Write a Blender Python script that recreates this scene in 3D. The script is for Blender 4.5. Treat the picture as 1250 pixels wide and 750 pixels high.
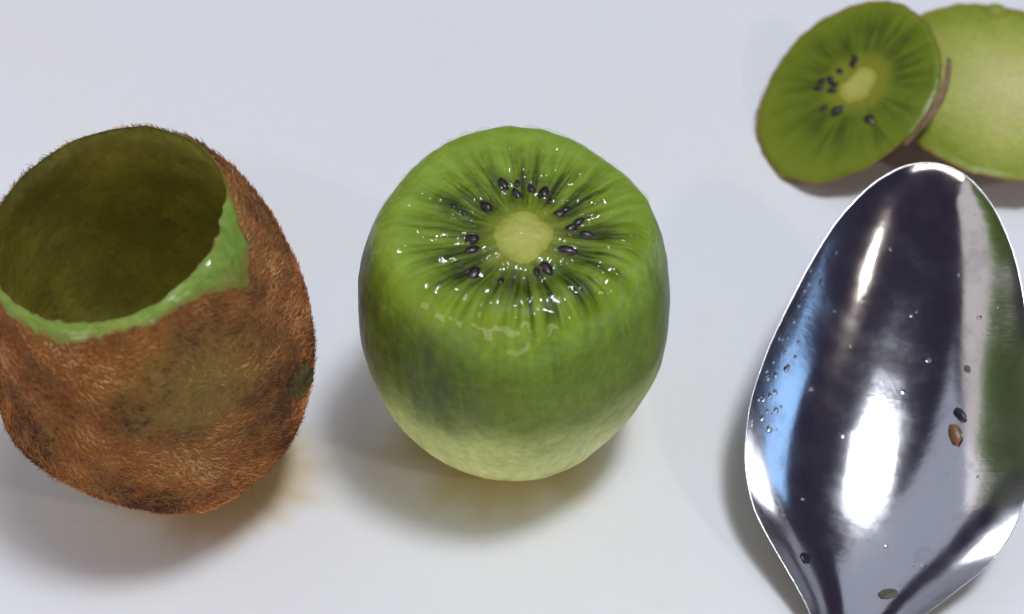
import bpy, bmesh, math, random
import numpy as np
from mathutils import Vector, Matrix, noise

S = 0.01                      # all shapes are written in centimetres
R = math.radians
scene = bpy.context.scene
for o in list(bpy.data.objects):
    bpy.data.objects.remove(o)

# ------------------------------------------------------------------ camera
PITCH, DIST = 50.0, 27.0
TARGET = Vector((0, 0, 2.6))
VIEW = Vector((0, -math.cos(R(PITCH)), math.sin(R(PITCH))))
cam_d = bpy.data.cameras.new('camera')
cam = bpy.data.objects.new('camera', cam_d)
scene.collection.objects.link(cam)
cam.location = (TARGET + VIEW * DIST) * S
cam.rotation_euler = (R(90 - PITCH), 0, 0)
cam_d.sensor_width = 36.0
cam_d.lens = 36.0 * 2000.0 / 1250.0
cam_d.clip_start = 0.005
cam_d.clip_end = 50.0
cam_d.dof.use_dof = True
cam_d.dof.focus_distance = 0.255
cam_d.dof.aperture_fstop = 16.0
scene.camera = cam

# ------------------------------------------------------------------ light
world = bpy.data.worlds.new('World')
scene.world = world
world.use_nodes = True
bg = world.node_tree.nodes['Background']
bg.inputs['Color'].default_value = (0.62, 0.50, 1.0, 1)
bg.inputs['Strength'].default_value = 0.040


def lamp(name, loc, aim, sx, sy, power, color, shape='RECTANGLE'):
    d = bpy.data.lights.new(name, 'AREA')
    d.shape = shape
    d.size, d.size_y = sx, sy
    d.energy = power
    d.color = color
    o = bpy.data.objects.new(name, d)
    scene.collection.objects.link(o)
    o.location = loc
    o.rotation_euler = (Vector(aim) - Vector(loc)).to_track_quat('-Z', 'Y').to_euler()
    return o


def around(az, el, d):
    return (d * math.cos(R(el)) * math.sin(R(az)), d * math.cos(R(el)) * math.cos(R(az)), d * math.sin(R(el)))


AIM = (0.02, 0.0, 0.02)
lamp('ceiling_lamp', around(95, 77, 1.2), AIM, 0.20, 0.20, 5.2, (0.86, 0.92, 1.0), shape='DISK')
lamp('soft_fill_disk', around(95, 79, 1.25), AIM, 0.38, 0.38, 3.0, (0.87, 0.92, 1.0), shape='DISK')  # second, wider disk added around the lamp to soften the shadows
lamp('ceiling_bounce', around(-20, 60, 1.6), AIM, 2.4, 1.2, 3.8, (0.76, 0.83, 1.0))
lamp('side_window', around(-95, 30, 1.5), AIM, 2.0, 0.9, 3.2, (1.0, 0.94, 0.92))
lamp('blue_window', around(90, 15, 1.6), AIM, 0.7, 0.6, 1.8, (0.32, 0.58, 1.0))
lamp('front_fill', around(192, 12, 1.5), AIM, 2.0, 0.5, 10.5, (1.0, 0.92, 0.82))  # unseen fill lamp added behind the camera to brighten the fruit fronts
lamp('small_lamp', around(128, 38, 1.2), AIM, 0.08, 0.06, 1.1, (1.0, 0.90, 0.80), shape='DISK')

scene.view_settings.view_transform = 'Standard'
scene.view_settings.look = 'None'
scene.view_settings.exposure = 0.24
scene.view_settings.gamma = 1.0
scene.render.engine = 'CYCLES'
scene.cycles.max_bounces = 10
scene.cycles.transparent_max_bounces = 8
scene.cycles.caustics_reflective = False
scene.cycles.caustics_refractive = False
scene.cycles.use_denoising = True

# ------------------------------------------------------------------ helpers


def obj(name, mesh, mat=None, parent=None, smooth=True):
    o = bpy.data.objects.new(name, mesh)
    scene.collection.objects.link(o)
    if mat and not mesh.materials:
        mesh.materials.append(mat)
    if parent:
        o.parent = parent
    if smooth:
        mesh.polygons.foreach_set('use_smooth', [True] * len(mesh.polygons))
    return o


def empty(name, matrix, label, cat, group=None):
    o = bpy.data.objects.new(name, None)
    scene.collection.objects.link(o)
    o.empty_display_size = 0.01
    o.matrix_world = matrix
    tag(o, label, cat, group)
    return o


def tag(o, label, cat, group=None):
    o['label'] = label
    o['category'] = cat
    if group:
        o['group'] = group


def mesh_from(verts, faces, name='mesh'):
    m = bpy.data.meshes.new(name)
    m.from_pydata([(v[0] * S, v[1] * S, v[2] * S) for v in verts], [], faces)
    m.validate()
    m.update()
    return m


def fattr(mesh, name, vals):
    a = mesh.attributes.new(name, 'FLOAT', 'POINT')
    a.data.foreach_set('value', [float(v) for v in vals])


def frame(n, origin):
    n = Vector(n).normalized()
    a = Vector((0, 1, 0)).cross(n).normalized()
    b = n.cross(a)
    m = Matrix((a, b, n)).transposed().to_4x4()
    m.translation = Vector(origin) * S
    return m


def fbm(x, y, z, oct=3):
    return noise.fractal(Vector((x, y, z)), 0.6, 2.0, oct)


def grid_faces(nr, nc, wrap=True, flip=False):
    fs = []
    for i in range(nr - 1):
        for j in range(nc if wrap else nc - 1):
            k = (j + 1) % nc
            q = (i * nc + j, i * nc + k, (i + 1) * nc + k, (i + 1) * nc + j)
            fs.append(q[::-1] if flip else q)
    return fs


def smooth01(a, b, x):
    t = min(1.0, max(0.0, (x - a) / (b - a)))
    return t * t * (3 - 2 * t)


def adiff(a, b):
    return (a - b + math.pi) % (2 * math.pi) - math.pi


# ------------------------------------------------------------------ node kit
class NT:
    def __init__(self, name):
        self.m = bpy.data.materials.new(name)
        self.m.use_nodes = True
        self.t = self.m.node_tree
        self.t.nodes.clear()
        self.out = self.t.nodes.new('ShaderNodeOutputMaterial')

    def n(self, kind, **kw):
        nd = self.t.nodes.new('ShaderNode' + kind)
        for k, v in kw.items():
            setattr(nd, k, v)
        return nd

    def put(self, sock, v):
        if isinstance(v, bpy.types.NodeSocket):
            self.t.links.new(v, sock)
        elif isinstance(v, (tuple, list)) and len(v) == 3 and sock.type == 'RGBA':
            sock.default_value = (*v, 1)
        else:
            sock.default_value = v

    def math(self, op, a, b=0.0, c=None, clamp=False):
        nd = self.n('Math', operation=op, use_clamp=clamp)
        self.put(nd.inputs[0], a)
        self.put(nd.inputs[1], b)
        if c is not None:
            self.put(nd.inputs[2], c)
        return nd.outputs[0]

    def vmath(self, op, a, b=None):
        nd = self.n('VectorMath', operation=op)
        self.put(nd.inputs[0], a)
        if b is not None:
            if op == 'SCALE':
                self.put(nd.inputs['Scale'], b)
            else:
                self.put(nd.inputs[1], b)
        return nd.outputs['Value'] if op in ('LENGTH', 'DISTANCE') else nd.outputs['Vector']

    def cm(self):                                   # object coordinates in centimetres
        tc = self.n('TexCoord')
        return self.vmath('SCALE', tc.outputs['Object'], 100.0)

    def xyz(self, v):
        s = self.n('SeparateXYZ')
        self.put(s.inputs[0], v)
        return s.outputs

    def vec(self, x, y, z):
        c = self.n('CombineXYZ')
        for i, v in enumerate((x, y, z)):
            self.put(c.inputs[i], v)
        return c.outputs[0]

    def noise(self, vec, scale, detail=3.0, rough=0.55, dist=0.0):
        nd = self.n('TexNoise')
        self.put(nd.inputs['Vector'], vec)
        nd.inputs['Scale'].default_value = scale
        nd.inputs['Detail'].default_value = detail
        nd.inputs['Roughness'].default_value = rough
        nd.inputs['Distortion'].default_value = dist
        return nd.outputs['Fac']

    def voro(self, vec, scale, feature='F1'):
        nd = self.n('TexVoronoi', feature=feature)
        self.put(nd.inputs['Vector'], vec)
        nd.inputs['Scale'].default_value = scale
        return nd.outputs['Distance']

    def ramp(self, fac, stops, mode='LINEAR'):
        nd = self.n('ValToRGB')
        nd.color_ramp.interpolation = mode
        el = nd.color_ramp.elements
        while len(el) < len(stops):
            el.new(0.5)
        for e, (p, c) in zip(el, stops):
            e.position = p
            e.color = (*c, 1) if isinstance(c, tuple) else (c, c, c, 1)
        self.put(nd.inputs[0], fac)
        return nd.outputs[0]

    def step(self, v, a, b, o0=0.0, o1=1.0):
        nd = self.n('MapRange', interpolation_type='SMOOTHSTEP')
        self.put(nd.inputs['Value'], v)
        self.put(nd.inputs['From Min'], a)
        self.put(nd.inputs['From Max'], b)
        self.put(nd.inputs['To Min'], o0)
        self.put(nd.inputs['To Max'], o1)
        return nd.outputs['Result']

    def mix(self, f, a, b, kind='MIX'):
        nd = self.n('Mix', data_type='RGBA', blend_type=kind)
        self.put(nd.inputs[0], f)
        self.put(nd.inputs[6], a)
        self.put(nd.inputs[7], b)
        return nd.outputs[2]

    def attr(self, name):
        nd = self.n('Attribute', attribute_name=name)
        return nd.outputs['Fac']

    def bump(self, h, strength, dist_cm, normal=None):
        nd = self.n('Bump')
        self.put(nd.inputs['Height'], h)
        nd.inputs['Strength'].default_value = strength
        nd.inputs['Distance'].default_value = dist_cm * S
        if normal is not None:
            self.put(nd.inputs['Normal'], normal)
        return nd.outputs[0]

    def glow_through(self, nd, color, amount):
        tl = self.n('BsdfTranslucent')
        self.put(tl.inputs['Color'], color)
        mx = self.n('MixShader')
        mx.inputs[0].default_value = amount
        self.t.links.new(nd.outputs[0], mx.inputs[1])
        self.t.links.new(tl.outputs[0], mx.inputs[2])
        self.t.links.new(mx.outputs[0], self.out.inputs[0])

    def bsdf(self, **kw):
        nd = self.n('BsdfPrincipled')
        for k, v in kw.items():
            self.put(nd.inputs[k.replace('_', ' ')], v)
        self.t.links.new(nd.outputs[0], self.out.inputs[0])
        return nd


KX, KY, KH = 0.03, -0.42, 5.25                      # where the peeled kiwi stands, how tall it is
KC = (0.16, -0.40)                                  # middle of its core


# ------------------------------------------------------------------ materials
def wet(t, p, rough=0.35, sparkle=1.0, sss=0.25, sss_cm=0.12, color=None, h=None, coat=0.9, relief=0.03, spec=0.4):
    """wet fruit flesh: soft light below, a thin bumpy film of juice on top"""
    b1 = t.noise(p, 9.0, 2.0, 0.5)
    b2 = t.noise(p, 26.0, 2.0, 0.6)
    hh = t.math('ADD', t.math('MULTIPLY', b1, 0.7), t.math('MULTIPLY', b2, 0.3))
    film = t.bump(hh, 1.0, 0.13 * sparkle)
    base = t.bump(hh if h is None else h, 0.5, relief)
    nd = t.bsdf(Base_Color=color, Roughness=rough, Normal=base, Coat_Weight=coat, Coat_Roughness=0.04,
                Coat_Normal=film, Coat_IOR=1.45, IOR=1.38, Specular_IOR_Level=spec, Subsurface_Weight=sss,
                Subsurface_Scale=sss_cm * S)
    nd.inputs['Subsurface Radius'].default_value = (0.8, 1.0, 0.35)
    return nd


def face_colour(t, p, c0, rmax, dark, mid, light, seed, ray, contrast):
    q = t.vmath('SUBTRACT', p, (c0[0], c0[1], 0.0))
    x, y, z = t.xyz(q)[:3]
    flat = t.vec(x, y, 0.0)
    r = t.vmath('LENGTH', flat)
    d = t.vmath('NORMALIZE', flat)
    dx, dy = t.xyz(d)[:2]
    rv = t.vec(t.math('MULTIPLY', dx, ray), t.math('MULTIPLY', dy, ray), t.math('MULTIPLY_ADD', r, 0.55, seed))
    rays = t.noise(rv, 1.0, 3.0, 0.6)
    fine = t.noise(t.vec(t.math('MULTIPLY', dx, ray * 2.6), t.math('MULTIPLY', dy, ray * 2.6), t.math('MULTIPLY_ADD', r, 1.2, seed + 4)), 1.0, 2.0)
    blot = t.noise(p, 1.1, 3.0, 0.6)
    rr = t.math('ADD', t.math('DIVIDE', r, rmax), t.math('MULTIPLY', t.math('SUBTRACT', blot, 0.5), 0.16))
    prof = t.ramp(rr, [(0.0, 0.62), (0.24, 0.62), (0.36, 0.30), (0.58, 0.33), (0.72, 0.55), (0.86, 0.80), (1.0, 0.90)])
    amp = t.ramp(rr, [(0.0, 0.1), (0.30, 0.55), (0.50, 1.15), (0.72, 0.9), (0.90, 0.30), (1.0, 0.12)])
    rays_c = t.math('MULTIPLY', t.math('SUBTRACT', t.step(rays, 0.36, 0.64), 0.52), 0.62 * contrast)
    fine_c = t.math('MULTIPLY', t.math('SUBTRACT', fine, 0.5), 0.7 * contrast)
    v = t.math('ADD', prof, t.math('MULTIPLY', t.math('ADD', rays_c, fine_c), amp), clamp=True)
    v = t.math('ADD', v, t.math('MULTIPLY', t.math('SUBTRACT', blot, 0.5), 0.35), clamp=True)
    col = t.ramp(v, [(0.0, dark), (0.42, mid), (1.0, light)])
    near = t.step(rr, 0.22, 0.42, 1.0, 0.0)
    col = t.mix(t.math('MULTIPLY', near, 0.6), col, (0.26, 0.26, 0.022))
    col = t.mix(t.attr('seed_dark'), col, (0.014, 0.014, 0.006))
    h = t.math('ADD', t.math('MULTIPLY', rays, 0.6), t.math('MULTIPLY', fine, 0.5))
    return col, h


def mat_cut_face(name, c0, rmax, dark, mid, light, seed=0.0, ray=7.0, coat=0.12, sparkle=0.3, contrast=1.0):
    t = NT(name)
    p = t.cm()
    col, h = face_colour(t, p, c0, rmax, dark, mid, light, seed, ray, contrast)
    wet(t, p, color=col, h=h, coat=coat, sparkle=sparkle)
    return t.m


def mat_core(name):
    t = NT(name)
    p = t.cm()
    u = t.attr('u')
    nz = t.noise(p, 3.0, 3.0)
    v = t.math('ADD', u, t.math('MULTIPLY', t.math('SUBTRACT', nz, 0.5), 0.35))
    fib = t.noise(t.vmath('MULTIPLY', p, (7.0, 7.0, 2.0)), 1.0, 4.0, 0.7)
    v = t.math('ADD', v, t.math('MULTIPLY', t.math('SUBTRACT', fib, 0.5), 0.45))
    col = t.ramp(v, [(0.0, (0.48, 0.46, 0.12)), (0.55, (0.44, 0.43, 0.095)), (0.80, (0.37, 0.37, 0.05)), (1.0, (0.25, 0.26, 0.02))])
    wet(t, p, color=col, sparkle=0.3, rough=0.55, coat=0.15)
    return t.m


def mat_seed(name):
    t = NT(name)
    p = t.cm()
    nz = t.noise(p, 5.0, 2.0)
    col = t.ramp(nz, [(0.3, (0.005, 0.002, 0.003)), (0.7, (0.030, 0.006, 0.011))])
    t.bsdf(Base_Color=col, Roughness=0.4, Coat_Weight=0.4, Coat_Roughness=0.06,
           Normal=t.bump(t.noise(p, 22.0, 2.0), 0.5, 0.02))
    return t.m


def side_colour(t, p):
    x, y, z = t.xyz(p)[:3]
    d = t.vmath('NORMALIZE', t.vec(x, y, 0.0))
    dx, dy = t.xyz(d)[:2]
    stri = t.noise(t.vec(t.math('MULTIPLY', dx, 11.0), t.math('MULTIPLY', dy, 11.0), t.math('MULTIPLY', z, 0.8)), 1.0, 4.0, 0.65)
    blot = t.noise(p, 0.9, 4.0, 0.6)
    fine = t.noise(p, 7.0, 3.0, 0.6)
    zz = t.math('ADD', z, t.math('ADD', t.math('MULTIPLY', t.math('MULTIPLY', t.math('SUBTRACT', blot, 0.5), 1.7), t.step(z, 3.6, 4.9, 1.0, 0.0)), t.math('MULTIPLY', t.math('SUBTRACT', stri, 0.5), 0.5)))
    col = t.ramp(t.math('DIVIDE', zz, 5.2),
                 [(0.0, (0.48, 0.52, 0.15)), (0.28, (0.53, 0.58, 0.23)), (0.45, (0.39, 0.45, 0.15)),
                  (0.62, (0.145, 0.205, 0.034)), (0.82, (0.125, 0.195, 0.016)), (0.95, (0.22, 0.33, 0.036))])
    # darker bruised zone on one flank, where the seeds lie close under the surface
    dist = t.vmath('DISTANCE', t.vmath('MULTIPLY', p, (1.0, 1.0, 1.15)), (-1.35, -1.95, 4.35))
    dm = t.math('ADD', dist, t.math('MULTIPLY', t.math('SUBTRACT', t.noise(p, 2.6, 4.0, 0.65), 0.5), 1.3))
    mask = t.math('MULTIPLY', t.step(dm, 0.20, 1.75, 1.0, 0.0), t.step(stri, 0.3, 0.65, 0.35, 1.0))
    col = t.mix(mask, col, (0.055, 0.072, 0.020))
    # brownish skin remains along the left flank
    dl = t.math('MULTIPLY', t.step(x, -1.75, -2.45), t.step(t.noise(p, 2.0, 4.0, 0.6), 0.38, 0.62, 0.35, 1.0))
    col = t.mix(t.math('MULTIPLY', dl, t.step(z, 1.7, 2.8)), col, (0.11, 0.080, 0.028))
    dr = t.math('MULTIPLY', t.step(x, 2.15, 2.5), 0.6)
    col = t.mix(t.math('MULTIPLY', dr, t.step(z, 1.5, 2.4)), col, (0.22, 0.24, 0.16))
    col = t.mix(1.0, col, t.ramp(t.math('ADD', t.math('MULTIPLY', stri, 0.5), t.math('MULTIPLY', fine, 0.5)), [(0.3, 0.66), (0.7, 1.26)]), 'MULTIPLY')
    h = t.math('ADD', t.math('MULTIPLY', stri, 0.8), t.math('MULTIPLY', fine, 0.6))
    return col, h


def mat_peeled(c0, rmax, dark, mid, light):
    """cut face above, scooped side below, one running into the other"""
    t = NT('peeled_flesh')
    p = t.cm()
    z = t.xyz(p)[2]
    fcol, fh = face_colour(t, p, c0, rmax, dark, mid, light, 0.0, 7.0, 1.0)
    scol, sh = side_colour(t, p)
    m = t.step(t.math('ADD', z, t.math('MULTIPLY', t.math('SUBTRACT', t.noise(p, 2.2, 3.0), 0.5), 0.5)), KH - 0.50, KH - 0.12)
    col = t.mix(m, scol, fcol)
    hm = t.n('Mix')
    t.put(hm.inputs[0], m)
    t.put(hm.inputs[2], sh)
    t.put(hm.inputs[3], fh)
    wet(t, p, rough=0.42, sparkle=0.3, color=col, h=hm.outputs[0], coat=0.0, sss=0.4, sss_cm=0.18, spec=0.25, relief=0.05)
    return t.m


def mat_skin(name, wetspot=None):
    t = NT(name)
    p = t.cm()
    a = t.noise(p, 1.2, 4.0, 0.65)
    st = t.noise(t.vmath('MULTIPLY', p, (3.0, 3.0, 9.0)), 1.0, 4.0, 0.65, 1.2)
    f = t.noise(p, 14.0, 4.0, 0.7)
    v = t.math('ADD', t.math('MULTIPLY', a, 0.45), t.math('ADD', t.math('MULTIPLY', st, 0.35), t.math('MULTIPLY', f, 0.3)))
    col = t.ramp(v, [(0.38, (0.070, 0.026, 0.014)), (0.52, (0.29, 0.095, 0.026)), (0.66, (0.48, 0.18, 0.040)), (0.80, (0.60, 0.28, 0.08))])
    rough = 0.75
    if wetspot:
        dist = t.vmath('DISTANCE', p, wetspot)
        m = t.step(t.math('ADD', dist, t.math('MULTIPLY', t.math('SUBTRACT', t.noise(p, 2.5, 4.0), 0.5), 1.6)), 0.35, 1.55, 1.0, 0.0)
        col = t.mix(t.math('MULTIPLY', m, 0.9), col, t.mix(f, (0.16, 0.09, 0.02), (0.42, 0.27, 0.05)))
        rough = t.math('MULTIPLY_ADD', m, -0.45, 0.75)
    nd = t.bsdf(Base_Color=col, Roughness=rough, Normal=t.bump(t.math('ADD', f, st), 0.9, 0.06), Sheen_Weight=0.15, Specular_IOR_Level=0.3)
    t.glow_through(nd, (0.88, 0.76, 0.28), 0.45)
    return t.m


def mat_fuzz():
    t = NT('kiwi_fuzz')
    r = t.attr('rnd')
    col = t.ramp(r, [(0.0, (0.12, 0.042, 0.020)), (0.42, (0.44, 0.150, 0.044)), (0.75, (0.70, 0.29, 0.085)), (1.0, (0.80, 0.50, 0.22))])
    w = t.attr('wet')
    col = t.mix(t.math('MULTIPLY', w, 0.65), col, t.mix(r, (0.06, 0.040, 0.010), (0.42, 0.28, 0.075)))
    t.bsdf(Base_Color=col, Roughness=t.math('MULTIPLY_ADD', w, -0.3, 0.55), Specular_IOR_Level=0.4)
    return t.m


def mat_lining():
    t = NT('shell_lining')
    p = t.cm()
    n1 = t.noise(p, 1.3, 4.0, 0.6)
    n2 = t.noise(p, 8.0, 4.0, 0.65)
    v = t.math('ADD', t.math('MULTIPLY', n1, 0.6), t.math('MULTIPLY', n2, 0.45))
    col = t.ramp(v, [(0.38, (0.10, 0.10, 0.040)), (0.52, (0.16, 0.17, 0.055)), (0.66, (0.24, 0.27, 0.075))])
    nd = t.bsdf(Base_Color=col, Roughness=0.55, Normal=t.bump(v, 1.0, 0.12), Coat_Weight=0.3, Coat_Roughness=0.2, IOR=1.36)
    t.glow_through(nd, t.mix(t.step(v, 0.40, 0.66), (0.58, 0.62, 0.20), (0.80, 0.88, 0.26)), 0.60)
    return t.m


def mat_pale_flesh(name, cols, rmax, c0=(0, 0), sparkle=0.3, coat=0.25, relief=0.02, edge=False, sss=0.25, sss_cm=0.12):
    t = NT(name)
    p = t.cm()
    x, y, z = t.xyz(p)[:3]
    r = t.math('DIVIDE', t.vmath('DISTANCE', t.vec(x, y, 0.0), (c0[0], c0[1], 0.0)), rmax)
    nz = t.noise(p, 1.0, 4.0, 0.6)
    v = t.math('ADD', r, t.math('MULTIPLY', t.math('SUBTRACT', nz, 0.5), 0.5))
    col = t.ramp(v, [(0.1, cols[0]), (0.55, cols[1]), (0.95, cols[2])])
    col = t.mix(1.0, col, t.ramp(t.noise(p, 9.0, 3.0), [(0.3, 0.88), (0.7, 1.1)]), 'MULTIPLY')
    if edge:
        col = t.mix(t.attr('fleshy'), (0.21, 0.16, 0.030), col)
    wet(t, p, color=col, rough=0.5, sparkle=sparkle, coat=coat, relief=relief, sss=sss, sss_cm=sss_cm)
    return t.m


def mat_board():
    t = NT('white_plastic_board')
    p = t.cm()
    n1 = t.noise(p, 0.22, 4.0, 0.6)
    n2 = t.noise(p, 0.9, 4.0, 0.6)
    col = t.mix(t.step(n1, 0.45, 0.75), (0.81, 0.81, 0.825), (0.825, 0.805, 0.775))
    col = t.mix(t.math('MULTIPLY', t.step(n2, 0.60, 0.75), 0.06), col, (0.62, 0.56, 0.42))
    sc = t.noise(t.vmath('MULTIPLY', p, (0.5, 12.0, 1.0)), 1.0, 3.0)
    fine = t.noise(p, 30.0, 3.0)
    t.bsdf(Base_Color=col, Roughness=t.math('MULTIPLY_ADD', n2, 0.2, 0.42),
           Normal=t.bump(t.math('ADD', sc, t.math('MULTIPLY', fine, 0.5)), 0.15, 0.02), IOR=1.5,
           Specular_IOR_Level=0.3, Subsurface_Weight=0.15, Subsurface_Scale=0.1 * S)
    return t.m


def mat_steel():
    t = NT('polished_steel')
    p = t.cm()
    sm = t.noise(p, 1.6, 4.0, 0.6)
    scr = t.noise(t.vmath('MULTIPLY', p, (2.0, 40.0, 2.0)), 1.0, 3.0, 0.6)
    rough = t.math('ADD', t.step(sm, 0.40, 0.72, 0.11, 0.17), t.math('MULTIPLY', scr, 0.03))
    col = t.mix(t.step(sm, 0.5, 0.75), (0.66, 0.65, 0.66), (0.52, 0.51, 0.53))
    t.bsdf(Base_Color=col, Metallic=1.0, Roughness=rough,
           Normal=t.bump(t.math('ADD', t.math('MULTIPLY', scr, 0.3), t.math('MULTIPLY', sm, 2.0)), 0.06, 0.03))
    return t.m


def mat_water(name='clear_juice', tint=(0.95, 1.0, 0.92), weighted=False):
    """clear liquid in thin beads: sees through, mirrors at the surface"""
    t = NT(name)
    tr = t.n('BsdfTransparent')
    tr.inputs['Color'].default_value = (*tint, 1)
    gl = t.n('BsdfGlossy')
    gl.inputs['Roughness'].default_value = 0.03
    lw = t.n('LayerWeight')                         # Schlick's rule, the same from both sides of a thin film
    lw.inputs['Blend'].default_value = 0.5
    fr = t.math('MULTIPLY_ADD', t.math('POWER', lw.outputs['Facing'], 5.0), 0.30, 0.032)
    if weighted:
        fr = t.math('MULTIPLY', fr, t.attr('film'))
    mx = t.n('MixShader')
    t.t.links.new(fr, mx.inputs[0])
    t.t.links.new(tr.outputs[0], mx.inputs[1])
    t.t.links.new(gl.outputs[0], mx.inputs[2])
    t.t.links.new(mx.outputs[0], t.out.inputs[0])
    return t.m


def mat_drop():
    t = NT('water_drop')
    t.bsdf(Base_Color=(1, 1, 1), Roughness=0.02, IOR=1.33, Transmission_Weight=1.0)
    return t.m


def mat_plain(name, c1, c2, rough=0.5, scale=6.0):
    t = NT(name)
    p = t.cm()
    nz = t.noise(p, scale, 3.0, 0.6)
    t.bsdf(Base_Color=t.ramp(nz, [(0.3, c1), (0.7, c2)]), Roughness=rough, Normal=t.bump(nz, 0.5, 0.03))
    return t.m


M_SEED = mat_seed('kiwi_seed')
M_SKIN_SHELL = mat_skin('kiwi_skin_shell', (0.95, -1.75, 4.55))
M_SKIN = mat_skin('kiwi_skin')
M_FUZZ = mat_fuzz()
M_JUICE = mat_water('clear_juice')
M_FILM = mat_water('juice_film', (0.97, 1.0, 0.95), True)
M_CORE = mat_core('kiwi_core')

# ------------------------------------------------------------------ cutting board
bm = bmesh.new()
bmesh.ops.create_cube(bm, size=1.0)
bmesh.ops.scale(bm, vec=(0.60, 0.44, 0.012), verts=bm.verts)
bmesh.ops.bevel(bm, geom=bm.edges[:], offset=0.003, segments=3, affect='EDGES')
me = bpy.data.meshes.new('cutting_board')
bm.to_mesh(me)
bm.free()
board = obj('cutting_board', me, mat_board(), smooth=False)
board.location = (0, 0.02, -0.006)
board['kind'] = 'structure'
board['label'] = 'smooth white plastic cutting board under the fruit'


# ------------------------------------------------------------------ seeds and cores
def seed_mesh():
    vs, fs = [], []
    nr, nc = 7, 10
    for i in range(nr + 1):
        a = math.pi * i / nr
        s = -math.cos(a)
        w = math.sin(a) * (1.0 - 0.34 * s)
        for j in range(nc):
            b = 2 * math.pi * j / nc
            vs.append((s * 0.112, w * 0.066 * math.cos(b), w * 0.050 * math.sin(b)))
    return mesh_from(vs, grid_faces(nr + 1, nc), 'seed')


SEED = seed_mesh()


def add_seeds(parent, spots, c0, z, rnd):
    for x, y, s in spots:
        o = obj('seed', SEED, M_SEED, parent)
        ang = math.atan2(y - c0[1], x - c0[0]) + rnd.uniform(-0.35, 0.35)
        o.location = (x * S, y * S, (z(x, y) - 0.012 * s) * S)
        o.rotation_euler = (rnd.uniform(-0.3, 0.3), rnd.uniform(-0.25, 0.25), ang)
        o.scale = (s, s * rnd.uniform(0.9, 1.15), s)


def core_mesh(outline, c0, z, bulge=0.05, seed=1.0):
    """irregular pale core, a low dome whose rim dips under the flesh"""
    nr, nc = 14, 72
    an = [R(a) for a, _ in outline]
    ra = [r for _, r in outline]
    vs, u = [], []
    for i in range(nr):
        k = i / (nr - 1)
        for j in range(nc):
            t = 2 * math.pi * j / nc - math.pi
            r = periodic(t, an, ra)
            r *= 1.0 + 0.05 * fbm(math.cos(t) * 1.5, math.sin(t) * 1.5, seed)
            x, y = c0[0] + r * k * math.cos(t), c0[1] + r * k * math.sin(t)
            vs.append((x, y, z(x, y) + bulge * (1 - k ** 4) - 0.012 * k ** 6 + 0.008 * fbm(x * 5, y * 5, seed)))
            u.append(k)
    m = mesh_from(vs, grid_faces(nr, nc, flip=True))
    fattr(m, 'u', u)
    return m


def periodic(t, an, ra):
    """smooth periodic interpolation of radius over angle"""
    w = s = 0.0
    for a, r in zip(an, ra):
        k = math.exp(-(adiff(t, a) / 0.38) ** 2)
        w += k
        s += k * r
    return s / w


# ------------------------------------------------------------------ peeled kiwi


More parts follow.
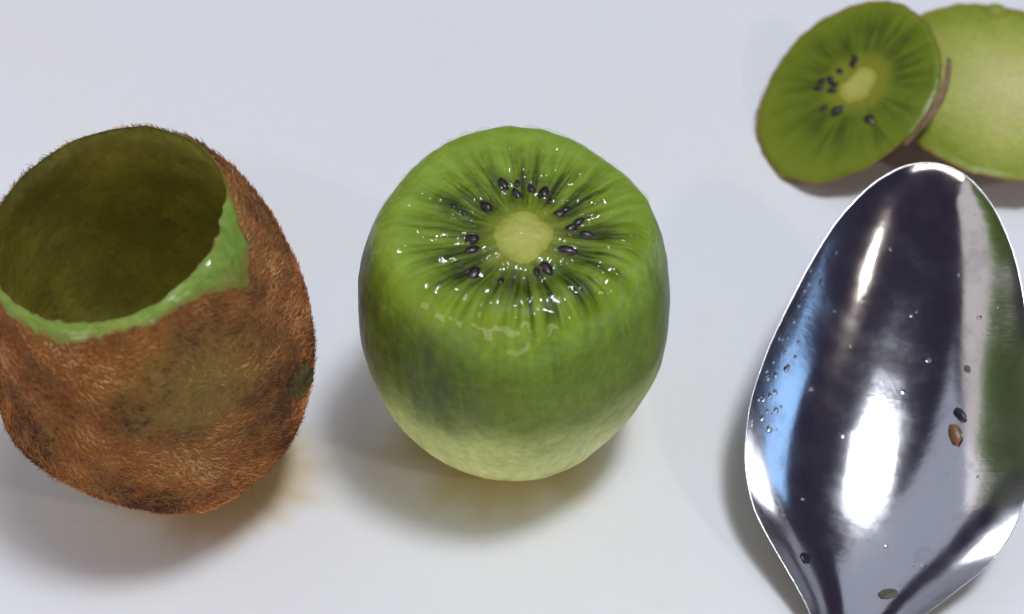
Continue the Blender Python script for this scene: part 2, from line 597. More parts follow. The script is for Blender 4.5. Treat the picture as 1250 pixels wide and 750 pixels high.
def peeled_kiwi():
    rnd = random.Random(4)
    root = empty('peeled_kiwi', Matrix.Translation(Vector((KX, KY, 0)) * S),
                 'peeled bright green kiwi standing upright in the middle, its cut top showing seeds', 'kiwi')
    A, CZ, CC = 2.5, 3.15, 3.45

    def rad(z, t):
        r = A * math.sqrt(max(0.0, 1 - ((z - CZ) / CC) ** 2))
        # cut facets left by the spoon and knife
        f = 0.0
        for a0, w, d in ((R(150), 0.38, 0.10), (R(40), 0.30, 0.06), (R(-52), 0.35, 0.08), (R(-118), 0.4, 0.05), (R(100), 0.3, -0.03)):
            f += d * math.exp(-(adiff(t, a0) / w) ** 2)
        f *= smooth01(0.3, 1.6, z)
        return r * (1 - 0.5 * f) + 0.035 * fbm(math.cos(t) * 1.3, math.sin(t) * 1.3, z * 0.5) + 0.012 * fbm(math.cos(t) * 6, math.sin(t) * 6, z * 1.2)

    def ztop(x, y):
        r = math.hypot(x, y)
        t = math.atan2(y - KC[1], x - KC[0])
        rc = math.hypot(x - KC[0], y - KC[1])
        ridge = 0.022 * fbm(math.cos(t) * 6, math.sin(t) * 6, 2 + rc * 0.4) * smooth01(0.35, 0.8, rc)
        dip = -0.05 * math.exp(-((rc - 0.85) / 0.30) ** 2)
        return KH + ridge + dip + 0.013 * fbm(x * 6, y * 6, 3.3) + 0.03 * fbm(x * 0.8, y * 0.8, 8.1) - 0.03 * (r / 2.1) ** 2

    NP = 240
    vs = []
    nz, FH, FV, A0 = 60, 0.46, 0.34, R(24)
    zf = KH - FV
    for i in range(nz):
        z = zf * (i / (nz - 1)) ** 0.9
        for j in range(NP):
            t = 2 * math.pi * j / NP
            r = rad(z, t)
            vs.append((r * math.cos(t), r * math.sin(t), z))

    def top_point(q, t):
        """cut face (q up to 0.8) rolling over into the side (q = 1)"""
        ro = rad(zf, t)
        ri = ro - FH
        if q <= 0.8:
            k = q / 0.8
            x, y = ri * k * math.cos(t), ri * k * math.sin(t)
            w = smooth01(0.80, 1.0, k)
            return Vector((x, y, ztop(x, y) * (1 - w) + KH * w))
        if q > 1.0:                                  # on down the side
            z = zf - (q - 1.0) * 4.0
            r = rad(z, t)
            return Vector((r * math.cos(t), r * math.sin(t), z))
        a = math.pi / 2 - (q - 0.8) / 0.2 * (math.pi / 2 - A0)
        r = ri + FH * math.cos(a) / math.cos(A0)
        z = zf + FV * (math.sin(a) - math.sin(A0)) / (1 - math.sin(A0))
        x, y = r * math.cos(t), r * math.sin(t)
        n = 0.03 * fbm(x * 1.5, y * 1.5, 4.0) * math.sin((q - 0.8) / 0.2 * math.pi)
        return Vector((x, y, z + n))
    tv, nr = [], 100
    for i in range(nr):
        for j in range(NP):
            tv.append(tuple(top_point(i / (nr - 1), 2 * math.pi * j / NP)))
    ntop = len(tv)
    for i in range(nz - 2, -1, -1):                  # the side follows on below the rolled edge
        tv += vs[i * NP:(i + 1) * NP]
    tv.append((0, 0, 0.03))
    allf = grid_faces(nr + nz - 1, NP, flip=True)
    l0 = (nr + nz - 2) * NP
    allf += [(len(tv) - 1, l0 + (j + 1) % NP, l0 + j) for j in range(NP)]
    spots = [(-0.17, 0.82, 1.1), (0.03, 0.64, 1.0), (0.05, 0.85, 0.7), (0.26, 0.75, 0.9), (0.46, 0.66, 1.1), (-0.44, 0.38, 1.2),
             (-0.93, 0.34, 0.6), (-0.77, 0.21, 0.6), (-0.66, -0.3, 1.2), (-0.62, -0.52, 1.2), (-0.6, -1.0, 1.2), (-0.2, -1.16, 0.7),
             (0.48, -0.89, 1.2), (0.33, -0.97, 0.8), (0.79, -0.55, 1.4), (0.86, -0.08, 1.1), (1.11, -0.22, 1.1), (0.69, 0.21, 0.9),
             (0.81, 0.31, 0.8), (0.98, 0.04, 0.9), (0.57, 0.47, 0.6)]
    spots = [(x, y - 0.13, q * 1.10) for x, y, q in spots] 
    fm = mesh_from(tv, allf)
    # seeds lying deeper in the flesh show as dark smudges round and between the visible ones
    deep = [(x + rnd.uniform(-.12, .12), y + rnd.uniform(-.12, .12), 0.13 * q, 0.55) for x, y, q in spots]
    deep += [(-0.05, -1.32, 0.20, 0.7), (0.12, -1.42, 0.16, 0.6), (-0.32, -1.35, 0.14, 0.6), (0.55, -1.12, 0.15, 0.6), (0.98, -0.72, 0.18, 0.6), (-0.95, 0.05, 0.14, 0.5),
             (-0.85, -0.75, 0.16, 0.5), (0.3, -1.25, 0.13, 0.5), (-1.0, 0.3, 0.13, 0.5), (0.16, 0.72, 0.16, 0.5)]
    X = np.array(tv)
    dk = np.zeros(len(X))
    for x, y, w, a in deep:
        dx, dy = X[:, 0] - x, X[:, 1] - y
        L_ = math.hypot(x - KC[0], y - KC[1])
        ux, uy = (x - KC[0]) / L_, (y - KC[1]) / L_
        al, ac = dx * ux + dy * uy, -dx * uy + dy * ux
        dk = np.maximum(dk, a * np.exp(-(al / (w * 1.7)) ** 2 - (ac / w) ** 2))
    dk[ntop:] = 0.0
    fattr(fm, 'seed_dark', dk)
    obj('flesh', fm, mat_peeled(KC, 2.15, (0.028, 0.040, 0.003), (0.150, 0.212, 0.010), (0.275, 0.38, 0.044)), root)
    core = [(90, .58), (54, .46), (5, .48), (-40, .45), (-81, .58), (-108, .6), (-146, .52), (-177, .5), (133, .51)]
    obj('core', core_mesh(core, KC, ztop, 0.02), M_CORE, root)
    add_seeds(root, spots, KC, ztop, rnd)
    return root, ztop, top_point


def bead_mesh(points, name):
    """low domed beads of liquid: points = (position, normal, radius, height, stretch dir)"""
    vs, fs = [], []
    nc, nr = 10, 4
    for p, n, r, h, st in points:
        p, n = Vector(p), Vector(n).normalized()
        a = n.orthogonal().normalized()
        if st is not None:
            a = (Vector(st) - n * Vector(st).dot(n)).normalized()
        b = n.cross(a)
        b0 = len(vs)
        for i in range(nr):
            f = i / nr
            ang = f * math.pi / 2
            for j in range(nc):
                t = 2 * math.pi * j / nc
                rr = r * math.cos(ang)
                q = p + a * (rr * math.cos(t) * (1.6 if st is not None else 1.0)) + b * (rr * math.sin(t)) + n * (h * math.sin(ang) - 0.1 * h)
                vs.append(tuple(q))
        top = len(vs)
        vs.append(tuple(p + n * h * 0.9))
        for i in range(nr - 1):
            for j in range(nc):
                k = (j + 1) % nc
                fs.append((b0 + i * nc + j, b0 + i * nc + k, b0 + (i + 1) * nc + k, b0 + (i + 1) * nc + j))
        l = b0 + (nr - 1) * nc
        fs += [(l + j, l + (j + 1) % nc, top) for j in range(nc)]
    return mesh_from(vs, fs, name)


pk, pk_top, pk_point = peeled_kiwi()


def film_height(x, y, rc, t):
    """rippled skin of juice: blobs between radial furrows"""
    a = fbm(x * 4.2, y * 4.2, 6.1, 2)
    b = fbm(math.cos(t) * 8, math.sin(t) * 8, rc * 2.6, 2)
    c = fbm(x * 9.0, y * 9.0, 1.3, 1)
    return 0.030 * a + 0.016 * b + 0.012 * c


fv, fw = [], []
nfr, nfp = 170, 420
for i in range(nfr):
    q = 0.03 + 1.37 * i / (nfr - 1)
    for j in range(nfp):
        v = pk_point(q, 2 * math.pi * j / nfp)
        rc, t = math.hypot(v.x - KC[0], v.y - KC[1]), math.atan2(v.y - KC[1], v.x - KC[0])
        amp = smooth01(0.30, 0.75, rc) * (1 + 0.6 * math.exp(-((q - 0.9) / 0.07) ** 2)) * (1 - 0.7 * smooth01(0.97, 1.08, q))
        out = Vector((math.cos(t), math.sin(t), 0)) * (smooth01(0.8, 1.0, q) + 3 * smooth01(1.0, 1.1, q)) + Vector((0, 0, 1))
        hh = film_height(v.x, v.y, rc, t) if q < 0.95 else film_height(v.x, v.y, rc, t) * (1 - smooth01(0.95, 1.06, q)) + smooth01(0.95, 1.06, q) * 0.05 * fbm(v.x * 3, v.y * 3, v.z * 3, 2)
        fw.append(1.0 - smooth01(0.90, 1.30, q + 0.16 * fbm(v.x * 1.3, v.y * 1.3, v.z * 1.3 + 2)))
        wetland = 0.022 - 0.015 * smooth01(0.9, 1.05, q) - 0.030 * smooth01(1.05, 1.38, q + 0.22 * fbm(v.x * 1.1, v.y * 1.1, v.z * 1.1))
        fv.append(v + out.normalized() * (wetland + amp * hh))
fm_ = mesh_from(fv, grid_faces(nfr, nfp, flip=True))
fattr(fm_, 'film', fw)
o = obj('juice_film', fm_, M_FILM, pk)
o['label'] = 'glistening wet film of juice on the cut face'


# ------------------------------------------------------------------ hollow kiwi shell
def kiwi_shell():
    rnd = random.Random(7)
    mw = frame((-0.08, -0.005, 1), (-5.22, -1.29, 0.0))
    root = empty('kiwi_shell', mw, 'hollow scooped-out kiwi with fuzzy brown skin, standing with its open top up', 'kiwi shell')
    RR, L, ZM, E1, E2, H = 2.35, 7.48, 3.48, 2.075, 2.247, 6.16
    nl = mw.to_3x3().inverted() @ Vector((-0.147, -0.084, 1)).normalized()

    def rad0(z):
        if z < ZM:
            return RR * math.sqrt(max(0.0, 1 - ((ZM - z) / ZM) ** E1))
        return RR * math.sqrt(max(0.0, 1 - ((z - ZM) / (L - ZM)) ** E2))

    def rad(z, t):
        r = rad0(z)
        dent = -0.40 * math.exp(-(adiff(t, R(-168)) / 0.65) ** 2) * math.exp(-((z - 2.5) / 1.15) ** 2)
        dent += 0.06 * math.exp(-(adiff(t, R(-120)) / 0.6) ** 2) * math.exp(-((z - 0.7) / 0.8) ** 2) * min(1, z / 0.5)
        dent += 0.13 * math.exp(-(adiff(t, R(-48)) / 0.55) ** 2) * math.exp(-((z - 2.0) / 1.2) ** 2)
        return r - dent + 0.05 * fbm(math.cos(t), math.sin(t), z * 0.35 + 3) * min(1, z / 0.7) + 0.015 * fbm(math.cos(t) * 4, math.sin(t) * 4, z * 1.5) * min(1, z / 0.5)

    def zcut(t):                                     # height at which the opening plane meets the wall
        r = 1.81
        return H - (nl.x * r * math.cos(t) + nl.y * r * math.sin(t)) / nl.z

    lip_knots = [(-180, .05), (-168, .03), (-158, .12), (-140, .24), (-120, .27), (-100, .25), (-85, .20), (-65, .20), (-50, .24), (-42, .32), (-33, .62), (-22, .74),
                 (-12, .58), (-3, .26), (6, .07), (18, .02), (40, .015), (70, .015), (110, .015), (150, .015), (170, .02)]
    la = np.array([R(a) for a, _ in lip_knots])
    lw = np.array([w for _, w in lip_knots])

    def lip(t):
        t = adiff(t, 0)
        w = float(np.interp(t, la, lw, period=2 * math.pi))
        return max(0.015, 0.82 * w * (1 + 0.38 * fbm(math.cos(t) * 4, math.sin(t) * 4, 1.7)) + 0.03 * fbm(math.cos(t) * 16, math.sin(t) * 16, 5.0))

    NP = 260
    TT = [2 * math.pi * j / NP for j in range(NP)]
    LIP = [lip(t) for t in TT]
    ZE = [zcut(t) - w for t, w in zip(TT, LIP)]       # skin edge
    nz = 90
    vs = []
    for i in range(nz):
        k = i / (nz - 1)
        for j, t in enumerate(TT):
            z = ZE[j] * (k ** 1.6)
            r = rad(z, t)
            vs.append((r * math.cos(t), r * math.sin(t), z))
    skin_v = vs
    skin = obj('skin', mesh_from(vs, grid_faces(nz, NP)), M_SKIN_SHELL, root)
    # flesh lip from the skin edge up to the ragged inner edge
    lv, nlip = [], 22
    inner, rags, lfr = [], [], []
    for j, t in enumerate(TT):
        zc = zcut(t)
        front = smooth01(0.05, 0.3, LIP[j])
        rag = front * (0.07 * fbm(math.cos(t) * 9, math.sin(t) * 9, 2.2, 4) + 0.03 * fbm(math.cos(t) * 26, math.sin(t) * 26, 4.2))
        ri = rad(zc, t) - 0.035 - 0.07 * front
        rags.append(rag)
        inner.append((ri + rag, zc + 0.02 + 0.5 * rag))
    for i in range(nlip):
        k = i / (nlip - 1)
        for j, t in enumerate(TT):
            z0, r0 = ZE[j], rad(ZE[j], t)
            ri, zi = inner[j]
            rg_ = rags[j] * (1 - k ** 5)
            ri, zi = ri - rg_, zi - 0.5 * rg_
            lfr.append(smooth01(0.04, 0.14, LIP[j]) * smooth01(-0.05, 0.50, k + 0.22 * fbm(math.cos(t) * 7, math.sin(t) * 7, 6 + k * 2, 4)))
            bul = 0.09 * LIP[j] * math.sin(k * math.pi) + 0.10 * LIP[j] * fbm(math.cos(t) * 3, math.sin(t) * 3, k * 1.5)
            r = r0 + (ri - r0) * k + bul * 0.75
            z = z0 + (zi - z0) * k ** 0.9 + bul * 0.5
            lv.append((r * math.cos(t), r * math.sin(t), z))
    lipm = mat_pale_flesh('lip_flesh', ((0.25, 0.345, 0.075), (0.31, 0.40, 0.11), (0.21, 0.30, 0.045)), 2.0, edge=True, sss=0.7, sss_cm=0.35)
    lm = mesh_from(lv, grid_faces(nlip, NP))
    fattr(lm, 'fleshy', lfr)
    obj('flesh_lip', lm, lipm, root)
    # inside wall
    iv, ni = [], 60
    for i in range(ni):
        k = i / (ni - 1)
        for j, t in enumerate(TT):
            ri, zi = inner[j]
            z = zi + (0.45 - zi) * k
            w = smooth01(0.0, 0.12, k)
            rw = max(0.0, rad(min(z, zcut(t)), t) - 0.16) if z > 0.46 else 0.0
            if k > 0.75:
                q = (k - 0.75) / 0.25
                zb = inner[j][1] + (0.45 - inner[j][1]) * 0.75
                z = 0.45 + (zb - 0.45) * (1 - math.sin(q * math.pi / 2))
                rw = (rad(zb, t) - 0.16) * math.cos(q * math.pi / 2)
            r = ri * (1 - w) + rw * w + 0.02 * w * fbm(math.cos(t) * 5, math.sin(t) * 5, z * 2.5)
            iv.append((r * math.cos(t), r * math.sin(t), z))
    obj('inner_wall', mesh_from(iv, grid_faces(ni, NP, flip=False)), mat_lining(), root)
    # torn edge of peel on the right flank
    def tear_r(a):
        return 1 + 0.35 * fbm(math.cos(a) * 2.2, math.sin(a) * 2.2, 4.4, 4) + 0.16 * fbm(math.cos(a) * 9, math.sin(a) * 9, 1.4)
    tv, na, nb = [], 48, 14
    for i in range(nb):
        q = i / (nb - 1)
        for k in range(na):
            a = 2 * math.pi * k / na
            u, v = q * tear_r(a) * math.cos(a), q * tear_r(a) * math.sin(a)
            t = R(-17) + 0.15 * u - 0.05 * v
            z = 2.98 + 0.46 * v
            lift = 0.030 + 0.06 * smooth01(-0.2, 0.9, u) * q - 0.10 * smooth01(0.75, 1.0, q) * smooth01(0.5, -0.1, u) + 0.03 * fbm(u * 4, v * 5, 3)
            r = rad(z, t) + lift
            tv.append((r * math.cos(t), r * math.sin(t), z))
    obj('torn_skin_flap', mesh_from(tv, grid_faces(nb, na)),
        mat_plain('torn_peel', (0.030, 0.030, 0.008), (0.13, 0.095, 0.022), 0.6, 2.2), root)['label'] = 'dark green torn patch of peel'

    # fuzz: short tapered hairs rooted on the skin
    V = np.array(skin_v).reshape(nz, NP, 3)
    nh = 52000
    rg = np.random.default_rng(3)
    P00, P10 = V[:-1], V[1:]
    P01, P11 = np.roll(V, -1, 1)[:-1], np.roll(V, -1, 1)[1:]
    area = np.linalg.norm(np.cross(P10 - P00, P01 - P00), axis=2)
    pr = (area / area.sum()).ravel()
    idx = rg.choice(pr.size, nh, p=pr)
    u, w = rg.random(nh)[:, None], rg.random(nh)[:, None]
    f = lambda A: A.reshape(-1, 3)[idx]
    base = (f(P00) * (1 - u) + f(P01) * u) * (1 - w) + (f(P10) * (1 - u) + f(P11) * u) * w
    nrm = np.cross(f(P01) - f(P00), f(P10) - f(P00))
    nrm /= np.linalg.norm(nrm, axis=1)[:, None] + 1e-9
    phi = np.arctan2(base[:, 1], base[:, 0])
    # keep the wet spot and the torn patch thin
    wetd = np.linalg.norm(base - np.array([0.95, -1.75, 4.55]), axis=1)
    tear = (((phi - R(-17)) / 0.12) ** 2 + ((base[:, 2] - 2.98) / 0.36) ** 2) < 1.0
    keep = (rg.random(nh) < np.clip((wetd - 0.2) / 0.9, 0.5, 1)) & ~tear
    base, nrm, phi, wetd = base[keep], nrm[keep], phi[keep], wetd[keep]
    nh = len(base)
    tan1 = np.stack([-np.sin(phi), np.cos(phi), np.zeros(nh)], 1)
    tan2 = np.cross(nrm, tan1)
    # hairs lie in swirling tufts
    sw = np.array([noise.fractal(Vector(b) * 1.1, 0.8, 2.0, 3) for b in base])
    ang = R(25) + sw * 2.2 + rg.normal(0, 0.45, nh)
    tang = tan1 * np.cos(ang)[:, None] + tan2 * np.sin(ang)[:, None]
    lay = np.clip(0.24 + rg.normal(0, 0.14, nh), 0.06, 0.9)[:, None]
    ln = rg.uniform(0.06, 0.17, nh)[:, None]
    d1 = tang * (1 - lay) + nrm * lay
    d1 /= np.linalg.norm(d1, axis=1)[:, None]
    d2 = tang * (1 - 0.45 * lay) + nrm * lay * 0.45 + rg.normal(0, 0.12, (nh, 3))
    d2 /= np.linalg.norm(d2, axis=1)[:, None]
    rad_h = rg.uniform(0.0045, 0.0075, nh)[:, None]
    s1 = np.cross(d1, nrm + rg.normal(0, 0.2, (nh, 3)))
    s1 /= np.linalg.norm(s1, axis=1)[:, None] + 1e-9
    s2 = np.cross(d1, s1)
    mid = base + d1 * ln * 0.5
    tip = mid + d2 * ln * 0.5
    rows = []
    for c, rr in ((base - nrm * 0.01, 1.0), (mid, 0.8)):
        for a in range(3):
            rows.append(c + rad_h * rr * (s1 * math.cos(a * 2.094) + s2 * math.sin(a * 2.094)))
    rows.append(tip)
    VV = np.stack(rows, 1).reshape(-1, 3)
    off = (np.arange(nh) * 7)[:, None]
    fc = []
    for a in range(3):
        b = (a + 1) % 3
        fc += [[a, b, 3 + b], [a, 3 + b, 3 + a], [3 + a, 3 + b, 6]]
    F = (off[:, :, None] + np.array(fc)[None]).reshape(-1, 3)
    m = bpy.data.meshes.new('fuzz')
    m.vertices.add(len(VV))
    m.vertices.foreach_set('co', (VV * S).ravel())
    m.loops.add(F.size)
    m.loops.foreach_set('vertex_index', F.ravel().astype(np.int32))
    m.polygons.add(len(F))
    m.polygons.foreach_set('loop_start', np.arange(0, F.size, 3, dtype=np.int32))
    m.polygons.foreach_set('loop_total', np.full(len(F), 3, dtype=np.int32))
    m.update()
    patch = np.array([noise.fractal(Vector(b) * 0.75 + Vector((5, 2, 9)), 0.8, 2.0, 3) for b in base])
    val = np.clip(0.42 + patch * 0.85 + rg.normal(0, 0.2, nh), 0, 1)
    fattr(m, 'rnd', np.repeat(val, 7))
    fattr(m, 'wet', np.repeat(np.exp(-(wetd / 0.95) ** 2), 7))
    o = obj('fuzz', m, M_FUZZ, root)
    o['kind'] = 'stuff'
    # juice clinging to the lip and the wet skin below it
    wv = []
    for i in range(nlip):
        k = i / (nlip - 1)
        for j, t in enumerate(TT):
            p = Vector(lv[i * NP + j])
            e = math.sin(k * math.pi) * smooth01(0.1, 0.2, LIP[j])
            h = 0.012 + 0.045 * fbm(p.x * 4.5, p.y * 4.5, p.z * 4.5, 2) + 0.022 * fbm(p.x * 10, p.y * 10, p.z * 10, 1)
            wv.append(p + Vector((math.cos(t) * 0.7, math.sin(t) * 0.7, 0.7)) * ((h * 0.6 + 0.008) * e * min(1.0, LIP[j] / 0.45) - 0.006 * (1 - e)))
    obj('juice_film', mesh_from(wv, grid_faces(nlip, NP)), M_JUICE, root)
    pts = []
    for _ in range(40):
        t = R(-64) + rnd.gauss(0, 0.28)
        z = 4.6 + rnd.gauss(0, 0.5)
        if z > zcut(t) - lip(t):
            continue
        r = rad(z, t)
        b = rnd.uniform(0.015, 0.045)
        pts.append(((r * math.cos(t), r * math.sin(t), z), (math.cos(t), math.sin(t), 0.2), b, b * 0.7, None))
    o = obj('juice_beads', bead_mesh(pts, 'juice_beads'), M_JUICE, root)
    o['kind'] = 'stuff'


kiwi_shell()


# ------------------------------------------------------------------ end slices
def cap(name, mw, radii, depth, label, face_mat, skin_mat, wob=0.02, pits=None):
    root = empty(name, mw, label, 'kiwi slice')
    an = [R(a) for a, _ in radii]
    ra = [r for _, r in radii]
    NP, nr = 160, 50
    edge = []
    for j in range(NP):
        t = 2 * math.pi * j / NP - math.pi
        r = periodic(t, an, ra) * (1 + 0.022 * fbm(math.cos(t) * 4, math.sin(t) * 4, depth) + 0.008 * fbm(math.cos(t) * 18, math.sin(t) * 18, depth))
        edge.append((t, r))

    def ztop(x, y):
        return 0.02 * fbm(x * 0.8, y * 0.8, 3 + depth) + 0.008 * fbm(x * 5, y * 5, 1.0)
    vs = []
    for i in range(nr):
        k = i / (nr - 1)
        for t, r in edge:
            x, y = r * k * 0.985 * math.cos(t), r * k * 0.985 * math.sin(t)
            vs.append((x, y, ztop(x, y) - 0.05 * smooth01(0.95, 1.0, k)))
    obj('cut_face', mesh_from(vs, grid_faces(nr, NP, flip=True)), face_mat, root)
    vs, nd = [], 30
    for i in range(nd):
        k = i / (nd - 1)
        a = k * math.pi / 2
        for t, r in edge:
            rr = r * math.cos(a) ** 0.8 * (1 + 0.018 * math.sin(min(1.0, k * 6) * math.pi * 0.5))
            x, y = rr * math.cos(t), rr * math.sin(t)
            vs.append((x, y, ztop(r * math.cos(t), r * math.sin(t)) * (1 - k) - 0.030 + 0.018 * fbm(math.cos(t) * 9, math.sin(t) * 9, 2.0) * (1 - k) - depth * (1 - (rr / r / 1.02) ** 2 if k > 0 else 0.0) + wob * fbm(x * 2, y * 2, 7.7) * k))
    obj('skin', mesh_from(vs, grid_faces(nd, NP, flip=True)), skin_mat, root)
    return root, ztop


N_FRONT = (-0.5, -0.15, 0.85)
front_r = [(-172, 2.05), (174, 2.0), (148, 1.82), (120, 1.93), (98, 2.0), (77, 2.1), (61, 2.12), (42, 2.05), (18, 1.88), (-9, 1.83), (-23, 1.84),
           (-47, 1.77), (-72, 1.78), (-100, 1.92), (-125, 2.15), (-146, 2.22)]
FC = (0.18, 0.06)
fs_root, fs_top = cap('kiwi_slice', frame(N_FRONT, (6.70, 6.84, 1.17)), front_r, 0.70,
                      'dark green kiwi end slice with black seeds, tilted and leaning on the paler slice',
                      mat_cut_face('kiwi_slice_face', FC, 2.15, (0.050, 0.066, 0.003), (0.130, 0.180, 0.006), (0.20, 0.25, 0.014), 9.0, 6.0, 0.12, 0.3, 0.55), M_SKIN)
fcore = [(45, 0.42), (3, 0.42), (-35, 0.39), (-98, 0.47), (-141, 0.5), (-170, 0.45), (121, 0.29)]
obj('core', core_mesh(fcore, FC, fs_top, 0.03, 4.0), M_CORE, fs_root)
add_seeds(fs_root, [(0.24, 0.67, 1.1), (0.16, 0.57, 1.0), (-0.12, 0.53, 1.0), (-0.35, 0.43, 0.9), (-0.52, 0.46, 1.0), (-0.37, 0.14, 1.1), (-0.62, 0.33, 1.1),
                    (-0.30, 0.28, 1.1), (-0.61, -0.21, 1.0), (-0.40, -0.41, 1.3), (-0.30, -0.40, 1.1), (0.23, -0.90, 1.3)], FC, fs_top, random.Random(2))
# loose strip of peel hanging off the edge of the tilted slice
pv = []
for i in range(18):
    k = i / 17
    t = R(-4 - 62 * k)
    w = 0.07 * math.sin(math.pi * min(1, k * 1.1 + 0.06)) + 0.012
    r = periodic(t, [R(a) for a, _ in front_r], [q for _, q in front_r]) * 1.02
    for s_ in (0, 1, 2):
        rr = r - 0.03 + s_ * w * 0.5 + 0.10 * (1 - k) ** 4
        pv.append((rr * math.cos(t), rr * math.sin(t), -0.06 - 0.05 * s_ + 0.02 * fbm(k * 6, s_, 2)))
peel = obj('loose_peel', mesh_from(pv, grid_faces(18, 3, wrap=False)),
           mat_plain('dry_peel', (0.15, 0.085, 0.045), (0.28, 0.17, 0.09), 0.7, 4.0), fs_root)
sm = peel.modifiers.new('thick', 'SOLIDIFY')
sm.thickness = 0.0004

back_r = [(180, 2.4), (150, 2.42), (120, 2.48), (100, 2.42), (80, 2.5), (60, 2.38), (30, 2.4), (0, 2.45), (-30, 2.42), (-60, 2.40), (-90, 2.42), (-120, 2.42), (-150, 2.4)]
bs_root, bs_top = cap('kiwi_slice', frame((0.05, -0.06, 1), (9.75, 7.05, 1.02)), back_r, 0.98,
                      'pale yellow-green kiwi end slice without seeds, lying flat behind the tilted one',
                      mat_pale_flesh('pale_slice_face', ((0.56, 0.55, 0.22), (0.42, 0.44, 0.10), (0.22, 0.27, 0.02)), 2.4, (0.25, -0.1), 0.03, 0.05, 0.004), M_SKIN)
# small green knob of flesh left on the far rim
kv, kn = [], 18
for i in range(10):
    a = i / 9 * math.pi / 2
    for j in range(kn):
        t = 2 * math.pi * j / kn
        rr = math.cos(a) * (1 + 0.12 * fbm(math.cos(t) * 2, math.sin(t) * 2, a))
        kv.append((0.30 + 0.30 * rr * math.cos(t), 2.22 + 0.26 * rr * math.sin(t), -0.14 + 0.26 * math.sin(a)))
obj('flesh_knob', mesh_from(kv, grid_faces(10, kn)), mat_pale_flesh('knob_flesh', ((0.24, 0.28, 0.03),) * 3, 2.0), bs_root)


# ------------------------------------------------------------------ spoon
SN, ST_ = Vector((5.345, -4.805, 0.35)), Vector((7.320, 2.628, 3.3))
SAX = (ST_ - SN).normalized()
SL = (ST_ - SN).length
SSIDE = SAX.cross(Vector((0, 0, 1))).normalized()
SNM = SSIDE.cross(SAX)
W_KNOTS = [(-0.6, 0.50), (0.0, 0.56), (0.23, 0.69), (0.73, 1.14), (1.18, 1.54), (1.63, 1.93), (2.41, 2.22), (3.38, 2.31), (4.43, 2.18), (5.85, 1.83), (6.80, 1.52), (7.62, 1.06), (8.0, 0.66)]


